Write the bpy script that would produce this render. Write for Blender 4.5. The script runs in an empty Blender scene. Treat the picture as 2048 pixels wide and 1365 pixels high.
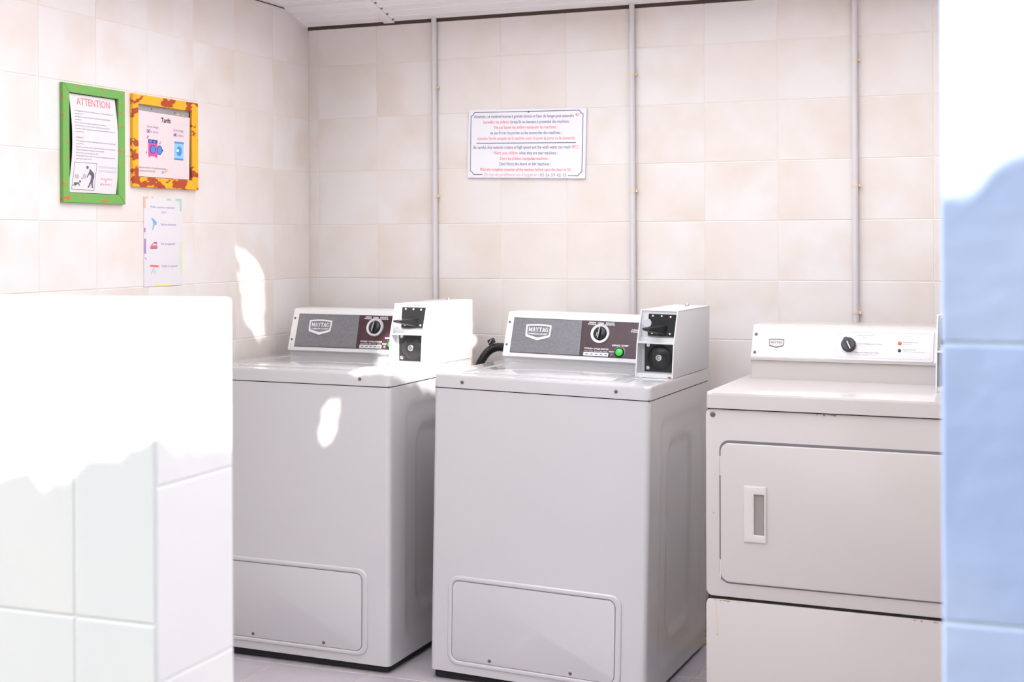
import bpy, bmesh, math, random
from mathutils import Vector, Matrix

random.seed(7)
scene = bpy.context.scene
COL = scene.collection

# ------------------------------------------------------------------ camera
CAM_Z = 1.33                       # eye height above the laundry floor
YAW, ROLL = 0.3728, 0.0050
cam_data = bpy.data.cameras.new('camera')
cam = bpy.data.objects.new('camera', cam_data)
COL.objects.link(cam)
c_, s_ = math.cos(YAW), math.sin(YAW)
cr, sr = math.cos(ROLL), math.sin(ROLL)
right = Vector((c_, s_, 0)); up = Vector((0, 0, 1)); fwd = Vector((-s_, c_, 0))
ax = right * cr - up * sr
ay = right * sr + up * cr
az = -fwd
cam.matrix_world = Matrix(((ax.x, ay.x, az.x, 0), (ax.y, ay.y, az.y, 0), (ax.z, ay.z, az.z, CAM_Z), (0, 0, 0, 1)))
cam_data.sensor_width = 36.0
cam_data.lens = 2740.39 / 2048 * 36.0
cam_data.shift_y = -(682.5 - 481.49) / 2048
cam_data.clip_start = 0.02
cam_data.dof.use_dof = True
cam_data.dof.focus_distance = 3.95
cam_data.dof.aperture_fstop = 8.0
scene.camera = cam

# ------------------------------------------------------------------ sky, sun, exposure
world = bpy.data.worlds.new('sky'); scene.world = world
world.use_nodes = True
bg = world.node_tree.nodes['Background']
bg.inputs[0].default_value = (0.93, 0.95, 1.0, 1)
bg.inputs[1].default_value = 1.6
SUN = Vector((0.60, -1.0, 0.90)).normalized()      # towards the sun
sun_d = bpy.data.lights.new('sun', 'SUN')
sun_d.energy = 5.0; sun_d.angle = math.radians(0.12); sun_d.color = (1.0, 0.95, 0.88)
sun = bpy.data.objects.new('sun', sun_d); COL.objects.link(sun)
sun.rotation_euler = SUN.to_track_quat('Z', 'Y').to_euler()
sun.location = SUN * 30
vs = scene.view_settings
vs.view_transform = 'Standard'; vs.look = 'None'; vs.gamma = 1.0; vs.exposure = 1.44
vs.use_curve_mapping = False

# ------------------------------------------------------------------ materials
def lin(h):
    h = h.lstrip('#')
    v = [int(h[i:i + 2], 16) / 255 for i in (0, 2, 4)]
    return tuple(x / 12.92 if x <= .04045 else ((x + .055) / 1.055) ** 2.4 for x in v) + (1,)

MATS = {}
def mat(name, col, rough=0.5, metal=0.0, spec=0.5, coat=0.0, coat_rough=0.05):
    if name in MATS: return MATS[name]
    m = bpy.data.materials.new(name); m.use_nodes = True
    b = m.node_tree.nodes['Principled BSDF']
    b.inputs['Base Color'].default_value = lin(col) if isinstance(col, str) else tuple(col) + (1,)
    b.inputs['Roughness'].default_value = rough
    b.inputs['Metallic'].default_value = metal
    b.inputs['Specular IOR Level'].default_value = spec
    b.inputs['Coat Weight'].default_value = coat
    b.inputs['Coat Roughness'].default_value = coat_rough
    MATS[name] = m
    return m

def N(m, t, **kw):
    n = m.node_tree.nodes.new(t)
    for k, v in kw.items(): setattr(n, k, v)
    return n

def link(m, a, b): m.node_tree.links.new(a, b)

def mottled(name, c1, c2, c3, scale=3.0, rough=0.3, bump=0.02, bump_scale=40, spec=0.5, rnd=0.5, rmin=.35, rmax=.7):
    """glazed tile: cloudy two-tone glaze that differs from piece to piece"""
    m = mat(name, c1, rough, spec=spec)
    b = m.node_tree.nodes['Principled BSDF']
    tc = N(m, 'ShaderNodeTexCoord'); oi = N(m, 'ShaderNodeObjectInfo')
    mul = N(m, 'ShaderNodeVectorMath', operation='SCALE'); mul.inputs['Scale'].default_value = 37.0
    comb = N(m, 'ShaderNodeCombineXYZ')
    link(m, oi.outputs['Random'], comb.inputs[0]); link(m, oi.outputs['Random'], comb.inputs[1]); link(m, oi.outputs['Random'], comb.inputs[2])
    link(m, comb.outputs[0], mul.inputs[0])
    add = N(m, 'ShaderNodeVectorMath', operation='ADD')
    link(m, tc.outputs['Object'], add.inputs[0]); link(m, mul.outputs[0], add.inputs[1])
    no = N(m, 'ShaderNodeTexNoise'); no.inputs['Scale'].default_value = scale; no.inputs['Detail'].default_value = 3
    link(m, add.outputs[0], no.inputs['Vector'])
    ramp = N(m, 'ShaderNodeMapRange'); ramp.inputs[1].default_value = rmin; ramp.inputs[2].default_value = rmax
    link(m, no.outputs['Fac'], ramp.inputs[0])
    mx = N(m, 'ShaderNodeMix', data_type='RGBA')
    mx.inputs[6].default_value = lin(c1); mx.inputs[7].default_value = lin(c2)
    link(m, ramp.outputs[0], mx.inputs[0])
    mx2 = N(m, 'ShaderNodeMix', data_type='RGBA')
    mx2.inputs[7].default_value = lin(c3)
    rs = N(m, 'ShaderNodeMath', operation='MULTIPLY'); rs.inputs[1].default_value = rnd
    link(m, oi.outputs['Random'], rs.inputs[0])
    link(m, rs.outputs[0], mx2.inputs[0]); link(m, mx.outputs[2], mx2.inputs[6])
    link(m, mx2.outputs[2], b.inputs['Base Color'])
    n2 = N(m, 'ShaderNodeTexNoise'); n2.inputs['Scale'].default_value = bump_scale; n2.inputs['Detail'].default_value = 2
    link(m, add.outputs[0], n2.inputs['Vector'])
    bp = N(m, 'ShaderNodeBump'); bp.inputs['Strength'].default_value = bump; bp.inputs['Distance'].default_value = 0.01
    link(m, n2.outputs['Fac'], bp.inputs['Height']); link(m, bp.outputs[0], b.inputs['Normal'])
    return m

def noisy(name, c1, c2, scale=20, rough=0.6, lo=.4, hi=.6, detail=4, stretch=(1, 1, 1), spec=.5, metal=0.0, bump=0.0):
    m = mat(name, c1, rough, spec=spec, metal=metal)
    b = m.node_tree.nodes['Principled BSDF']
    tc = N(m, 'ShaderNodeTexCoord')
    mp = N(m, 'ShaderNodeMapping'); mp.inputs['Scale'].default_value = stretch
    link(m, tc.outputs['Object'], mp.inputs[0])
    no = N(m, 'ShaderNodeTexNoise'); no.inputs['Scale'].default_value = scale; no.inputs['Detail'].default_value = detail
    link(m, mp.outputs[0], no.inputs['Vector'])
    r = N(m, 'ShaderNodeMapRange'); r.inputs[1].default_value = lo; r.inputs[2].default_value = hi
    link(m, no.outputs['Fac'], r.inputs[0])
    mx = N(m, 'ShaderNodeMix', data_type='RGBA')
    mx.inputs[6].default_value = lin(c1); mx.inputs[7].default_value = lin(c2)
    link(m, r.outputs[0], mx.inputs[0]); link(m, mx.outputs[2], b.inputs['Base Color'])
    if bump:
        bp = N(m, 'ShaderNodeBump'); bp.inputs['Strength'].default_value = bump; bp.inputs['Distance'].default_value = 0.002
        link(m, r.outputs[0], bp.inputs['Height']); link(m, bp.outputs[0], b.inputs['Normal'])
    return m

M_tile = mottled('cream_glazed_tile', '#e6e0df', '#dccdc2', '#e2d7d1', scale=4.5, rough=0.28, bump=0.05, bump_scale=14, rnd=.4, rmin=.42, rmax=.78)
M_grout = mat('cream_grout', '#e6dcd5', 0.9)
M_white_tile = mottled('white_glazed_tile', '#f2f1f2', '#ecebf0', '#f0f0f4', scale=4, rough=0.22, bump=0.02)
M_white_grout = mat('white_grout', '#f0f0f2', 0.9)
M_skylit_tile = mottled('skylit_blue_tile', '#b3c6f3', '#c6d5f9', '#bccdf6', scale=5, rough=0.4, bump=0.25, bump_scale=25, rnd=.4, rmin=.35, rmax=.65)  # blue of sky-lit shade put into this wall's tile and grout colour
M_skylit_grout = mat('skylit_blue_grout', '#d5e4f2', 0.9)
M_floor = mottled('grey_floor_tile', '#b9b2ba', '#aaa2a9', '#b4abac', scale=6, rough=0.35, bump=0.06, bump_scale=60, rnd=.5)
M_floor_grout = noisy('sandy_floor_grout', '#cbb59c', '#ae9a86', scale=30, rough=.95)
M_pvc = noisy('white_pvc_cladding', '#f5f1f3', '#efeaed', scale=5, rough=0.4, stretch=(.3, 3, 3))
M_gap = mat('timber_shadow_gap', '#54443c', 0.9)  # dark brown strip put in for the shadow gap between walls and ceiling
M_plaster = noisy('cream_plaster', '#eadfd6', '#e2d6cc', scale=3, rough=0.9)
M_ground = noisy('pale_concrete_ground', '#a39b90', '#8f877d', scale=4, rough=0.95)
M_enamel = mat('white_enamel', (0.54, 0.525, 0.535), 0.2, spec=0.5, coat=0.7, coat_rough=0.03)
M_enamel_d = mat('dryer_white_enamel', (0.51, 0.470, 0.455), 0.28, spec=0.5, coat=0.4, coat_rough=0.08)
M_plastic = mat('white_plastic', (0.68, 0.665, 0.675), 0.4)
M_box = mat('white_powder_coat', (0.66, 0.66, 0.68), 0.45)
M_conduit = mat('grey_conduit_plastic', '#d3cdd0', 0.35)
M_clip = mat('yellowed_clip', '#dccbb0', 0.5)
M_black = mat('black_plastic', '#1a1a1c', 0.3)
M_dark = mat('dark_gap', '#1b1a1c', 0.8)
M_greygap = mat('grey_door_seal', '#6d6a70', 0.6)
M_chrome = mat('steel', '#c9c6c6', 0.25, metal=1.0)
M_screw = noisy('dull_screw', '#77716f', '#5d4f48', scale=300, rough=0.5, metal=.6)
M_rustscrew = noisy('rusty_screw', '#8a6a55', '#5e4034', scale=300, rough=0.7, metal=.3)
M_greypanel = noisy('brushed_grey_panel', '#7b797f', '#737176', scale=160, rough=0.38, metal=.2, stretch=(.6, 1, 1))
M_maroon = noisy('dark_maroon_panel', '#3a2129', '#4b2e35', scale=18, rough=0.3, lo=.45, hi=.75)
M_silver = mat('satin_silver', '#d5d6da', 0.35, metal=.5)
M_badge = mat('silver_badge', '#dcdae0', 0.35, metal=.2)
M_print_w = mat('white_print', '#f1edf0', 0.6)
M_print_g = mat('grey_print', '#8f888c', 0.7)
M_print_lg = mat('light_grey_print', '#bdb6b8', 0.7)
M_print_k = mat('black_print', '#2c2730', 0.6)
M_green_btn = mat('green_button', '#3fbf4a', 0.3)
M_orange = mat('orange_lamp', '#d8551a', 0.25)
M_clear = mat('translucent_handle', '#b9bac2', 0.3)
M_rubber = noisy('black_hose_rubber', '#19191b', '#2a2a2d', scale=60, rough=.4)
M_sign = mat('white_sign_board', '#eae8ef', 0.3)
M_paper = mat('white_paper', '#dfd9dd', 0.6)
M_pinkpaper = mat('pale_pink_paper', '#e4d2d5', 0.5)
M_navy = mat('navy_print', '#3d3a78', 0.6)
M_red = mat('red_print', '#ee5757', 0.6)
M_red2 = mat('pale_red_print', '#eba39f', 0.6)
M_redl = mat('pink_red_print', '#ea6b76', 0.6)
M_slate = mat('slate_print', '#625d70', 0.6)
M_purple = mat('purple_print', '#a487c4', 0.6)
M_deep_purple = mat('deep_purple_print', '#51348f', 0.6)
M_lilac = mat('lilac_pill_print', '#e2cfd6', 0.6)
M_pink = mat('pink_print', '#ee4f92', 0.6)
M_blue = mat('blue_print', '#3f8fdb', 0.6)
M_lblue = mat('light_blue_print', '#93c6ea', 0.6)
M_sky = mat('sky_blue_print', '#6fb2dc', 0.6)
M_orangep = mat('peach_print', '#f4b79b', 0.6)
M_greenp = mat('mint_print', '#a9d1bb', 0.6)
M_lime = mat('lime_print', '#d6e3b0', 0.6)
M_yellowp = mat('yellow_print', '#efe28a', 0.6)
M_greyboard = mat('grey_backing', '#9b9799', 0.6)
M_void = mat('black_backing', '#1a1818', 0.7)
M_rust = noisy('rust_stain', '#b96a2a', '#8a4a1f', scale=200, rough=.9)
M_leaf = mat('leaf_green', '#6f8f57', 0.6)
M_bark = noisy('bark', '#6d5a49', '#4f4035', scale=12, rough=.95)

def paint(name, top, under, scale, lo, hi, stretch):
    return noisy(name, top, under, scale=scale, rough=0.55, lo=lo, hi=hi, detail=9, stretch=stretch, bump=.3)
M_green_paint = paint('chipped_green_paint', '#6fa852', '#d9642a', 38, .635, .66, (1, .6, 1.5))
M_yellow_paint = paint('worn_yellow_paint', '#f6b01e', '#b0431a', 20, .535, .55, (1, .8, 1.6))

# ------------------------------------------------------------------ mesh helpers
def new_mesh(name, bm, m, smooth=False, angle=None):
    me = bpy.data.meshes.new(name)
    bmesh.ops.recalc_face_normals(bm, faces=bm.faces[:])
    bm.to_mesh(me); bm.free()
    if m: me.materials.append(m)
    if smooth:
        for p in me.polygons: p.use_smooth = True
        if angle: me.set_sharp_from_angle(angle=math.radians(angle))
    return me

def obj(name, me, parent=None, loc=None, rot=None):
    o = bpy.data.objects.new(name, me); COL.objects.link(o)
    if parent: o.parent = parent
    if loc is not None: o.location = loc
    if rot is not None: o.rotation_euler = rot
    return o

def build(name, bm, m, parent=None, smooth=True, angle=35, loc=None, rot=None):
    return obj(name, new_mesh(name, bm, m, smooth, angle), parent, loc, rot)

def tag(o, label, cat, group=None):
    o['label'] = label; o['category'] = cat
    if group: o['group'] = group
    return o

def thing(name, label, cat, loc=(0, 0, 0), rot=(0, 0, 0), group=None):
    o = bpy.data.objects.new(name, None); COL.objects.link(o)
    o.location = loc; o.rotation_euler = rot; o.empty_display_size = .1
    return tag(o, label, cat, group)

def struct(o, kind='structure'):
    o['kind'] = kind; return o

def box(bm, x0, x1, y0, y1, z0, z1, bev=0.0, seg=2):
    vs_ = [bm.verts.new((x, y, z)) for z in (z0, z1) for y in (y0, y1) for x in (x0, x1)]
    q = [(0, 1, 3, 2), (4, 6, 7, 5), (0, 4, 5, 1), (2, 3, 7, 6), (0, 2, 6, 4), (1, 5, 7, 3)]
    fs = [bm.faces.new([vs_[i] for i in f]) for f in q]
    if bev:
        es = list({e for f in fs for e in f.edges})
        bmesh.ops.bevel(bm, geom=es, offset=bev, segments=seg, profile=.6, affect='EDGES')

def bbox(x0, x1, y0, y1, z0, z1, bev=0.0, seg=2):
    bm = bmesh.new(); box(bm, x0, x1, y0, y1, z0, z1, bev, seg); return bm

def rrect(w0, w1, h0, h1, r, n=6):
    """rounded rectangle outline, counter-clockwise"""
    pts = []
    for cx, cy, a in ((w1 - r, h1 - r, 0), (w0 + r, h1 - r, 90), (w0 + r, h0 + r, 180), (w1 - r, h0 + r, 270)):
        for i in range(n + 1):
            t = math.radians(a + 90 * i / n)
            pts.append((cx + r * math.cos(t), cy + r * math.sin(t)))
    return pts

def prism(bm, pts, d0, d1, fn, bev=0.0, seg=2, both=False):
    """extrude outline pts between depths d0 (back) and d1 (front); fn(u,v,d)->xyz; front edge bevelled"""
    A = [bm.verts.new(fn(u, v, d0)) for u, v in pts]
    B = [bm.verts.new(fn(u, v, d1)) for u, v in pts]
    n = len(pts)
    bm.faces.new(A[::-1]); top = bm.faces.new(B)
    for i in range(n): bm.faces.new((A[i], A[(i + 1) % n], B[(i + 1) % n], B[i]))
    if bev:
        es = list(top.edges)
        if both: es += [e for f in bm.faces if set(f.verts) == set(A) for e in f.edges]
        bmesh.ops.bevel(bm, geom=es, offset=bev, segments=seg, profile=.5, affect='EDGES')

def ring(bm, outer, inner, d0, d1, fn, bev=0.0):
    """frame between two outlines with equal point count"""
    n = len(outer)
    Ao = [bm.verts.new(fn(u, v, d0)) for u, v in outer]; Bo = [bm.verts.new(fn(u, v, d1)) for u, v in outer]
    Ai = [bm.verts.new(fn(u, v, d0)) for u, v in inner]; Bi = [bm.verts.new(fn(u, v, d1)) for u, v in inner]
    es = []
    for i in range(n):
        j = (i + 1) % n
        bm.faces.new((Ao[i], Ao[j], Bo[j], Bo[i])); bm.faces.new((Bi[i], Bi[j], Ai[j], Ai[i]))
        bm.faces.new((Bo[i], Bo[j], Bi[j], Bi[i])); bm.faces.new((Ai[i], Ai[j], Ao[j], Ao[i]))
    if bev:
        bm.edges.ensure_lookup_table()
        for L in (Bo, Bi):
            for i in range(n):
                e = bm.edges.get((L[i], L[(i + 1) % n]))
                if e: es.append(e)
        bmesh.ops.bevel(bm, geom=es, offset=bev, segments=3, profile=.5, affect='EDGES')

def lathe(bm, prof, origin, axis, n=24):
    """prof: (radius, height along axis)"""
    a = Vector(axis).normalized()
    t = Vector((0, 0, 1)) if abs(a.z) < .9 else Vector((1, 0, 0))
    e1 = a.cross(t).normalized(); e2 = a.cross(e1)
    o = Vector(origin); rings = []
    for r, h in prof:
        if r < 1e-6: rings.append([bm.verts.new(o + a * h)])
        else: rings.append([bm.verts.new(o + a * h + (e1 * math.cos(2 * math.pi * i / n) + e2 * math.sin(2 * math.pi * i / n)) * r) for i in range(n)])
    for R0, R1 in zip(rings, rings[1:]):
        for i in range(n):
            j = (i + 1) % n
            if len(R0) == 1 and len(R1) == 1: continue
            if len(R0) == 1: bm.faces.new((R0[0], R1[i], R1[j]))
            elif len(R1) == 1: bm.faces.new((R0[i], R1[0], R0[j]))
            else: bm.faces.new((R0[i], R1[i], R1[j], R0[j]))

def tube(bm, path, rad, n=14, cap=True):
    P = [Vector(p) for p in path]; prev = None; rings = []
    for i, p in enumerate(P):
        d = (P[min(i + 1, len(P) - 1)] - P[max(i - 1, 0)]).normalized()
        if prev is None:
            t = Vector((0, 1, 0)) if abs(d.y) < .9 else Vector((1, 0, 0))
            e = d.cross(t).normalized()
        else: e = (prev - d * prev.dot(d)).normalized()
        prev = e; f = d.cross(e)
        r = rad(i / (len(P) - 1)) if callable(rad) else rad
        rings.append([bm.verts.new(p + (e * math.cos(2 * math.pi * k / n) + f * math.sin(2 * math.pi * k / n)) * r) for k in range(n)])
    for A, B in zip(rings, rings[1:]):
        for k in range(n): bm.faces.new((A[k], A[(k + 1) % n], B[(k + 1) % n], B[k]))
    if cap: bm.faces.new(rings[0][::-1]); bm.faces.new(rings[-1])

def flat(bm, pts, fn, d):
    bm.faces.new([bm.verts.new(fn(u, v, d)) for u, v in pts])

def disc(u, v, ru, rv=None, n=20):
    rv = rv or ru
    return [(u + ru * math.cos(2 * math.pi * i / n), v + rv * math.sin(2 * math.pi * i / n)) for i in range(n)]

def bar(u0, v0, u1, v1, w):
    dx, dy = u1 - u0, v1 - v0; L = math.hypot(dx, dy); nx, ny = -dy / L * w / 2, dx / L * w / 2
    return [(u0 + nx, v0 + ny), (u0 - nx, v0 - ny), (u1 - nx, v1 - ny), (u1 + nx, v1 + ny)]

def rect(u0, u1, v0, v1): return [(u0, v0), (u1, v0), (u1, v1), (u0, v1)]

def text(s, m, parent, fn, u, v, d, h, width=None, align='L', shear=0.0, bold=0.0, slope=0.0, name='lettering', thick=0.0):
    """lettering as mesh. (u,v)=left/centre/right of the baseline, h=cap height, width=fit to this run length"""
    cu = bpy.data.curves.new('txt', 'FONT'); cu.body = s; cu.resolution_u = 2; cu.size = 1.0
    cu.offset = bold; cu.shear = shear
    to = bpy.data.objects.new('txt', cu)
    me = bpy.data.meshes.new_from_object(to)
    xs = [w.co.x for w in me.vertices]
    if not xs: return None
    x0, x1 = min(xs), max(xs)
    ky = h / 0.70
    kx = (width / (x1 - x0)) if width else ky
    W = (x1 - x0) * kx
    off = {'L': 0, 'C': -W / 2, 'R': -W}[align]
    for w in me.vertices:
        uu = (w.co.x - x0) * kx + off; vv = w.co.y * ky + slope * uu
        w.co = fn(u + uu, v + vv, d)
    me.name = name
    me.materials.append(m)
    bpy.data.objects.remove(to); bpy.data.curves.remove(cu)
    return obj(name, me, parent)

# ------------------------------------------------------------------ the setting
XL, YB = -2.611, 4.563             # left and back wall faces
TW, TH = 0.248, 0.200              # tile pitch
GAP = 0.0022
TT = 0.007                         # tile thickness
Z_ROW = 1.992                      # one horizontal joint on the back and left walls
CEIL_Z = 2.191; BREAK_Y = 4.385; TOP_BACK = 2.132

# floor
floor = struct(build('floor', bbox(XL - .1, 0.45, 1.02, YB + .1, -.08, -.0012), M_floor_grout))
FT = 0.318
fbm = bmesh.new(); prism(fbm, rect(-FT / 2 + .002, FT / 2 - .002, -FT / 2 + .002, FT / 2 - .002), -.006, 0, lambda u, v, d: (u, v, d), .0012, 1)
ft_me = new_mesh('floor_tile', fbm, M_floor)
for i in range(-3, 8):
    for j in range(-9, 3):
        x = -1.957 + FT * (i + .5); y = 3.752 + FT * (j + .5)
        if x - FT / 2 < XL - .1 or x + FT / 2 > .46 or y + FT / 2 > YB + .1 or y < 1.1: continue
        obj('floor_tile', ft_me, floor, (x, y, 0))
ground = struct(build('ground', bbox(-25, 25, -25, 1.02, -.12, -.005), M_ground))
struct(build('ground', bbox(.45, 25, 1.02, 25, -.12, -.005), M_ground))

TILE_ME = {}
def tile_mesh(w, h, m, key):
    k = (round(w, 4), round(h, 4), key)
    if k not in TILE_ME:
        bm = bmesh.new(); prism(bm, rect(-w / 2, w / 2, -h / 2, h / 2), 0, TT, lambda u, v, d: (u, -d, v), .0016, 2)
        TILE_ME[k] = new_mesh('tile', bm, m)
    return TILE_ME[k]

def tile_wall(parent, us, zs, place, m, key):
    """us/zs: joint positions; place(u,z)->(loc, rotz)"""
    for u0, u1 in zip(us, us[1:]):
        for z0, z1 in zip(zs, zs[1:]):
            w, h = u1 - u0 - GAP, z1 - z0 - GAP
            if w < .012 or h < .012: continue
            loc, rz = place((u0 + u1) / 2, (z0 + z1) / 2)
            o = obj('tile', tile_mesh(w, h, m, key), parent, loc, (0, 0, rz))
            o.rotation_euler.x += random.uniform(-1, 1) * .0012
            o.rotation_euler.z += random.uniform(-1, 1) * .0012

rows = [0.0] + [Z_ROW - TH * k for k in range(9, -1, -1)]
# back wall
wall_back = struct(build('wall_back', bbox(XL - .1, .5, YB + .0012, YB + .15, 0, TOP_BACK), M_grout))
cols = [XL + .001] + [-2.570 + TW * i for i in range(0, 12)]
tile_wall(wall_back, cols, rows + [TOP_BACK], lambda u, z: ((u, YB + TT, z), 0), M_tile, 'cream')
# left wall (faces +X): local x of a tile runs along -Y
wall_left = struct(build('wall_left', bbox(XL - .15, XL - .0012, 1.0, YB + .1, 0, 2.45), M_grout))
lcols = sorted([YB - .001] + [4.307 - TW * i for i in range(0, 13)])
tile_wall(wall_left, lcols[:-1], rows + [CEIL_Z - .004], lambda u, z: ((XL - TT, u, z), math.pi / 2), M_tile, 'cream')
tile_wall(wall_left, lcols[-2:], rows, lambda u, z: ((XL - TT, u, z), math.pi / 2), M_tile, 'cream')
bm = bmesh.new()   # piece cut to the ceiling slope
prism(bm, [(4.308, Z_ROW + .001), (YB - .002, Z_ROW + .001), (YB - .002, TOP_BACK - .004), (BREAK_Y + .005, CEIL_Z - .006), (4.308, CEIL_Z - .004)], 0, TT, lambda u, v, d: (XL - TT + d, u, v), .0016, 2)
build('tile', bm, M_tile, wall_left)
# front wall to the right of the doorway (sky-shade blue put into its tile colour)
FX, FY, FH = -0.072, 1.028, 2.6547
wall_fr = struct(build('wall_front_right', bbox(FX + .0012, 1.9, FY + .0012, FY + .125, 0, FH), M_skylit_grout))
frz = [0.0] + [1.4547 - .2 * k for k in range(7, -1, -1)] + [1.6547, 1.8547, 2.0547, 2.2547, 2.4547, FH]
tile_wall(wall_fr, [FX, FX + TW, FX + 2 * TW, FX + 3 * TW, FX + 4 * TW, FX + 5 * TW], frz, lambda u, z: ((u, FY + TT, z), 0), M_skylit_tile, 'blue')
tile_wall(wall_fr, [FY + .001, FY + .125], frz, lambda u, z: ((FX + TT, u, z), -math.pi / 2), M_skylit_tile, 'blue')
# low front wall to the left of the doorway
PX, PY0, PY1, PZ = -0.843, 1.161, 1.303, 1.262
wall_fl = struct(build('wall_front_left', bbox(XL, PX - .0012, PY0 + .0012, PY1 - .001, 0, PZ - .001), M_white_grout))
pz1 = [0.0] + [.941 - .2 * k for k in range(4, -1, -1)] + [1.141, PZ + .004]
pz2 = [0.0] + [1.081 - .2 * k for k in range(5, -1, -1)] + [PZ + .004]
pc = [PX - .001, -.944] + [-.944 - TW * k for k in range(1, 7)] + [XL]
pc = sorted(pc)
tile_wall(wall_fl, pc, pz1, lambda u, z: ((u, PY0 + TT, z), 0), M_white_tile, 'white')
tile_wall(wall_fl, [PY0 + .001, PY1], pz2, lambda u, z: ((PX - TT, u, z), math.pi / 2), M_white_tile, 'white')
for u0, u1 in zip(pc, pc[1:]):
    bm = bmesh.new(); prism(bm, rrect(u0 + .001, u1 - .001, PY0, PY1 + .002, .002, 2), PZ - .001, PZ + .006, lambda u, v, d: (u, v, d), .004, 3)
    build('cap_tile', bm, M_white_tile, wall_fl)
# side wall on the right, behind the doorway wall
wall_right = struct(build('wall_right', bbox(-.0538, .08, FY + .126, YB + .1, 0, 2.5), M_grout))
tile_wall(wall_right, [FY + .126] + [YB - TW * k for k in range(13, -1, -1)], rows + [Z_ROW + TH, 2.392, 2.5], lambda u, z: ((-.055 + TT, u, z), -math.pi / 2), M_tile, 'cream')

# ceiling: pvc cladding, flat then dropping to the back wall
ROOF_Y = 4.17
ceiling = struct(build('ceiling', bbox(XL - .15, .55, ROOF_Y, YB + .15, CEIL_Z + .06, CEIL_Z + .12), M_plaster))
sl = math.atan2(CEIL_Z - (TOP_BACK + .009), YB - BREAK_Y)
Ls = math.hypot(YB - .004 - BREAK_Y, CEIL_Z - TOP_BACK - .009)
def plank_mesh(w, L):
    # shallow v-groove board, length along x
    prof = [(0, .003), (.003, 0), (w / 2 - .003, 0), (w / 2, .002), (w / 2 + .003, 0), (w - .003, 0), (w, .003), (w, .012), (0, .012)]
    bm = bmesh.new(); prism(bm, prof, 0, L, lambda u, v, d: (d, u, v)); return new_mesh('plank', bm, M_pvc)
LX = .42 - (XL - .02)
npl = 2
pm = plank_mesh(Ls / npl, LX)
for k in range(npl):
    o = obj('plank', pm, ceiling); o.location = (XL - .02, BREAK_Y + math.cos(sl) * Ls / npl * k, CEIL_Z - math.sin(sl) * Ls / npl * k); o.rotation_euler = (-sl, 0, 0)
pm2 = plank_mesh(.1, LX)
y = BREAK_Y - .1
while y > ROOF_Y - .05:
    obj('plank', pm2, ceiling, (XL - .02, y, CEIL_Z)); y -= .1
# added unseen soffit strip keeps sky light off the left wall
SIDE_X = -2.28
build('sky_shade', bbox(XL - .15, SIDE_X, 1.3, ROOF_Y, CEIL_Z + .06, CEIL_Z + .12), M_plaster, ceiling)
pm3 = plank_mesh(.1, SIDE_X - XL + .02)
y = ROOF_Y - .13
while y > 1.3:
    obj('plank', pm3, ceiling, (XL - .02, y, CEIL_Z)); y -= .1
# batten over the board joint, with its screws
bt = struct(build('trim_1', bbox(-.021, .021, -.02, Ls + .004, -.004, .002, .0015), M_pvc, loc=(-2.268, BREAK_Y, CEIL_Z), rot=(-sl, 0, 0)))
scr_bm = bmesh.new(); lathe(scr_bm, [(0, -.0035), (.003, -.003), (.004, 0), (.004, .002)], (0, 0, 0), (0, 0, 1), 10)
scr_me = new_mesh('screw', scr_bm, M_screw, True, 40)
for k in range(4): obj('screw', scr_me, bt, (.027, .015 + .048 * k, -.0015))
struct(build('trim_2', bbox(XL - .05, .42, YB + .001, YB + .03, TOP_BACK - .003, TOP_BACK + .05), M_gap))
struct(build('trim_3', bbox(XL - .03, XL - .001, ROOF_Y, YB, CEIL_Z - .004, CEIL_Z + .06), M_gap))

# ------------------------------------------------------------------ surface conduits on the back wall
def conduit(x, clips, label):
    t = thing('conduit', label, 'pipe', (x, YB - .013, 0), group='grey conduits on the back wall')
    bm = bmesh.new(); lathe(bm, [(.0098, .0), (.0098, TOP_BACK + .022)], (0, 0, 0), (0, 0, 1), 20); build('pipe', bm, M_conduit, t)
    for z in clips:
        bm = bmesh.new(); lathe(bm, [(.0099, -.004), (.0112, -.004), (.0112, .004), (.0099, .004)], (0, 0, 0), (0, 0, 1), 20)
        box(bm, .010,   .017, -.001, .0125, -.004, .004, .001, 1)
        lathe(bm, [(.0, -.004), (.003, -.003), (.0035, 0)], (.0155, -.001, -.002), (0, 1, 0), 10)
        build('clip', bm, M_clip, t, loc=(0, 0, z))
conduit(-2.081, [1.89, 1.493, 1.05], 'grey conduit on the back wall between the tile corner and the printed sign')
conduit(-1.332, [1.901, 1.499, 1.068], 'grey conduit on the back wall just right of the printed sign')
conduit(-0.582, [1.912, 1.504, 1.09], 'grey conduit on the back wall rising behind the dryer')

# ------------------------------------------------------------------ printed warning sign
SW, SH = .446, .2465
sgn = thing('warning_sign', 'white bilingual warning sign in blue and red on the back wall', 'sign', (-1.726, YB - .001, CAM_Z + .345), (0, math.radians(1.6), 0))
bm = bmesh.new(); prism(bm, rect(-SW / 2, SW / 2, -SH / 2, SH / 2), 0, .008, lambda u, v, d: (u, -d, v), .0008, 1)
board = build('board', bm, M_sign, sgn)
def sfn(u, v, d): return (u, -.008 - d, v)
def S(zx, zy):     # measured position on the sign -> metres from its centre
    x = (zx - (130 - 35 * (zy - 130) / 1045)) / 1785 - .5
    y = .5 - (zy - 130 - 5 * (zx - 100) / 1785) / 1052
    return x * SW, y * SH
def sline(y, x0, x1, s, m, dx=0):
    u0, v0 = S(x0, y + 20); u1, v1 = S(x1, y + 20)
    text(s, m, board, sfn, u0, v0,   .0004, .0112, width=(u1 - u0), shear=.08, bold=.0, slope=(v1 - v0) / (u1 - u0))
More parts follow.
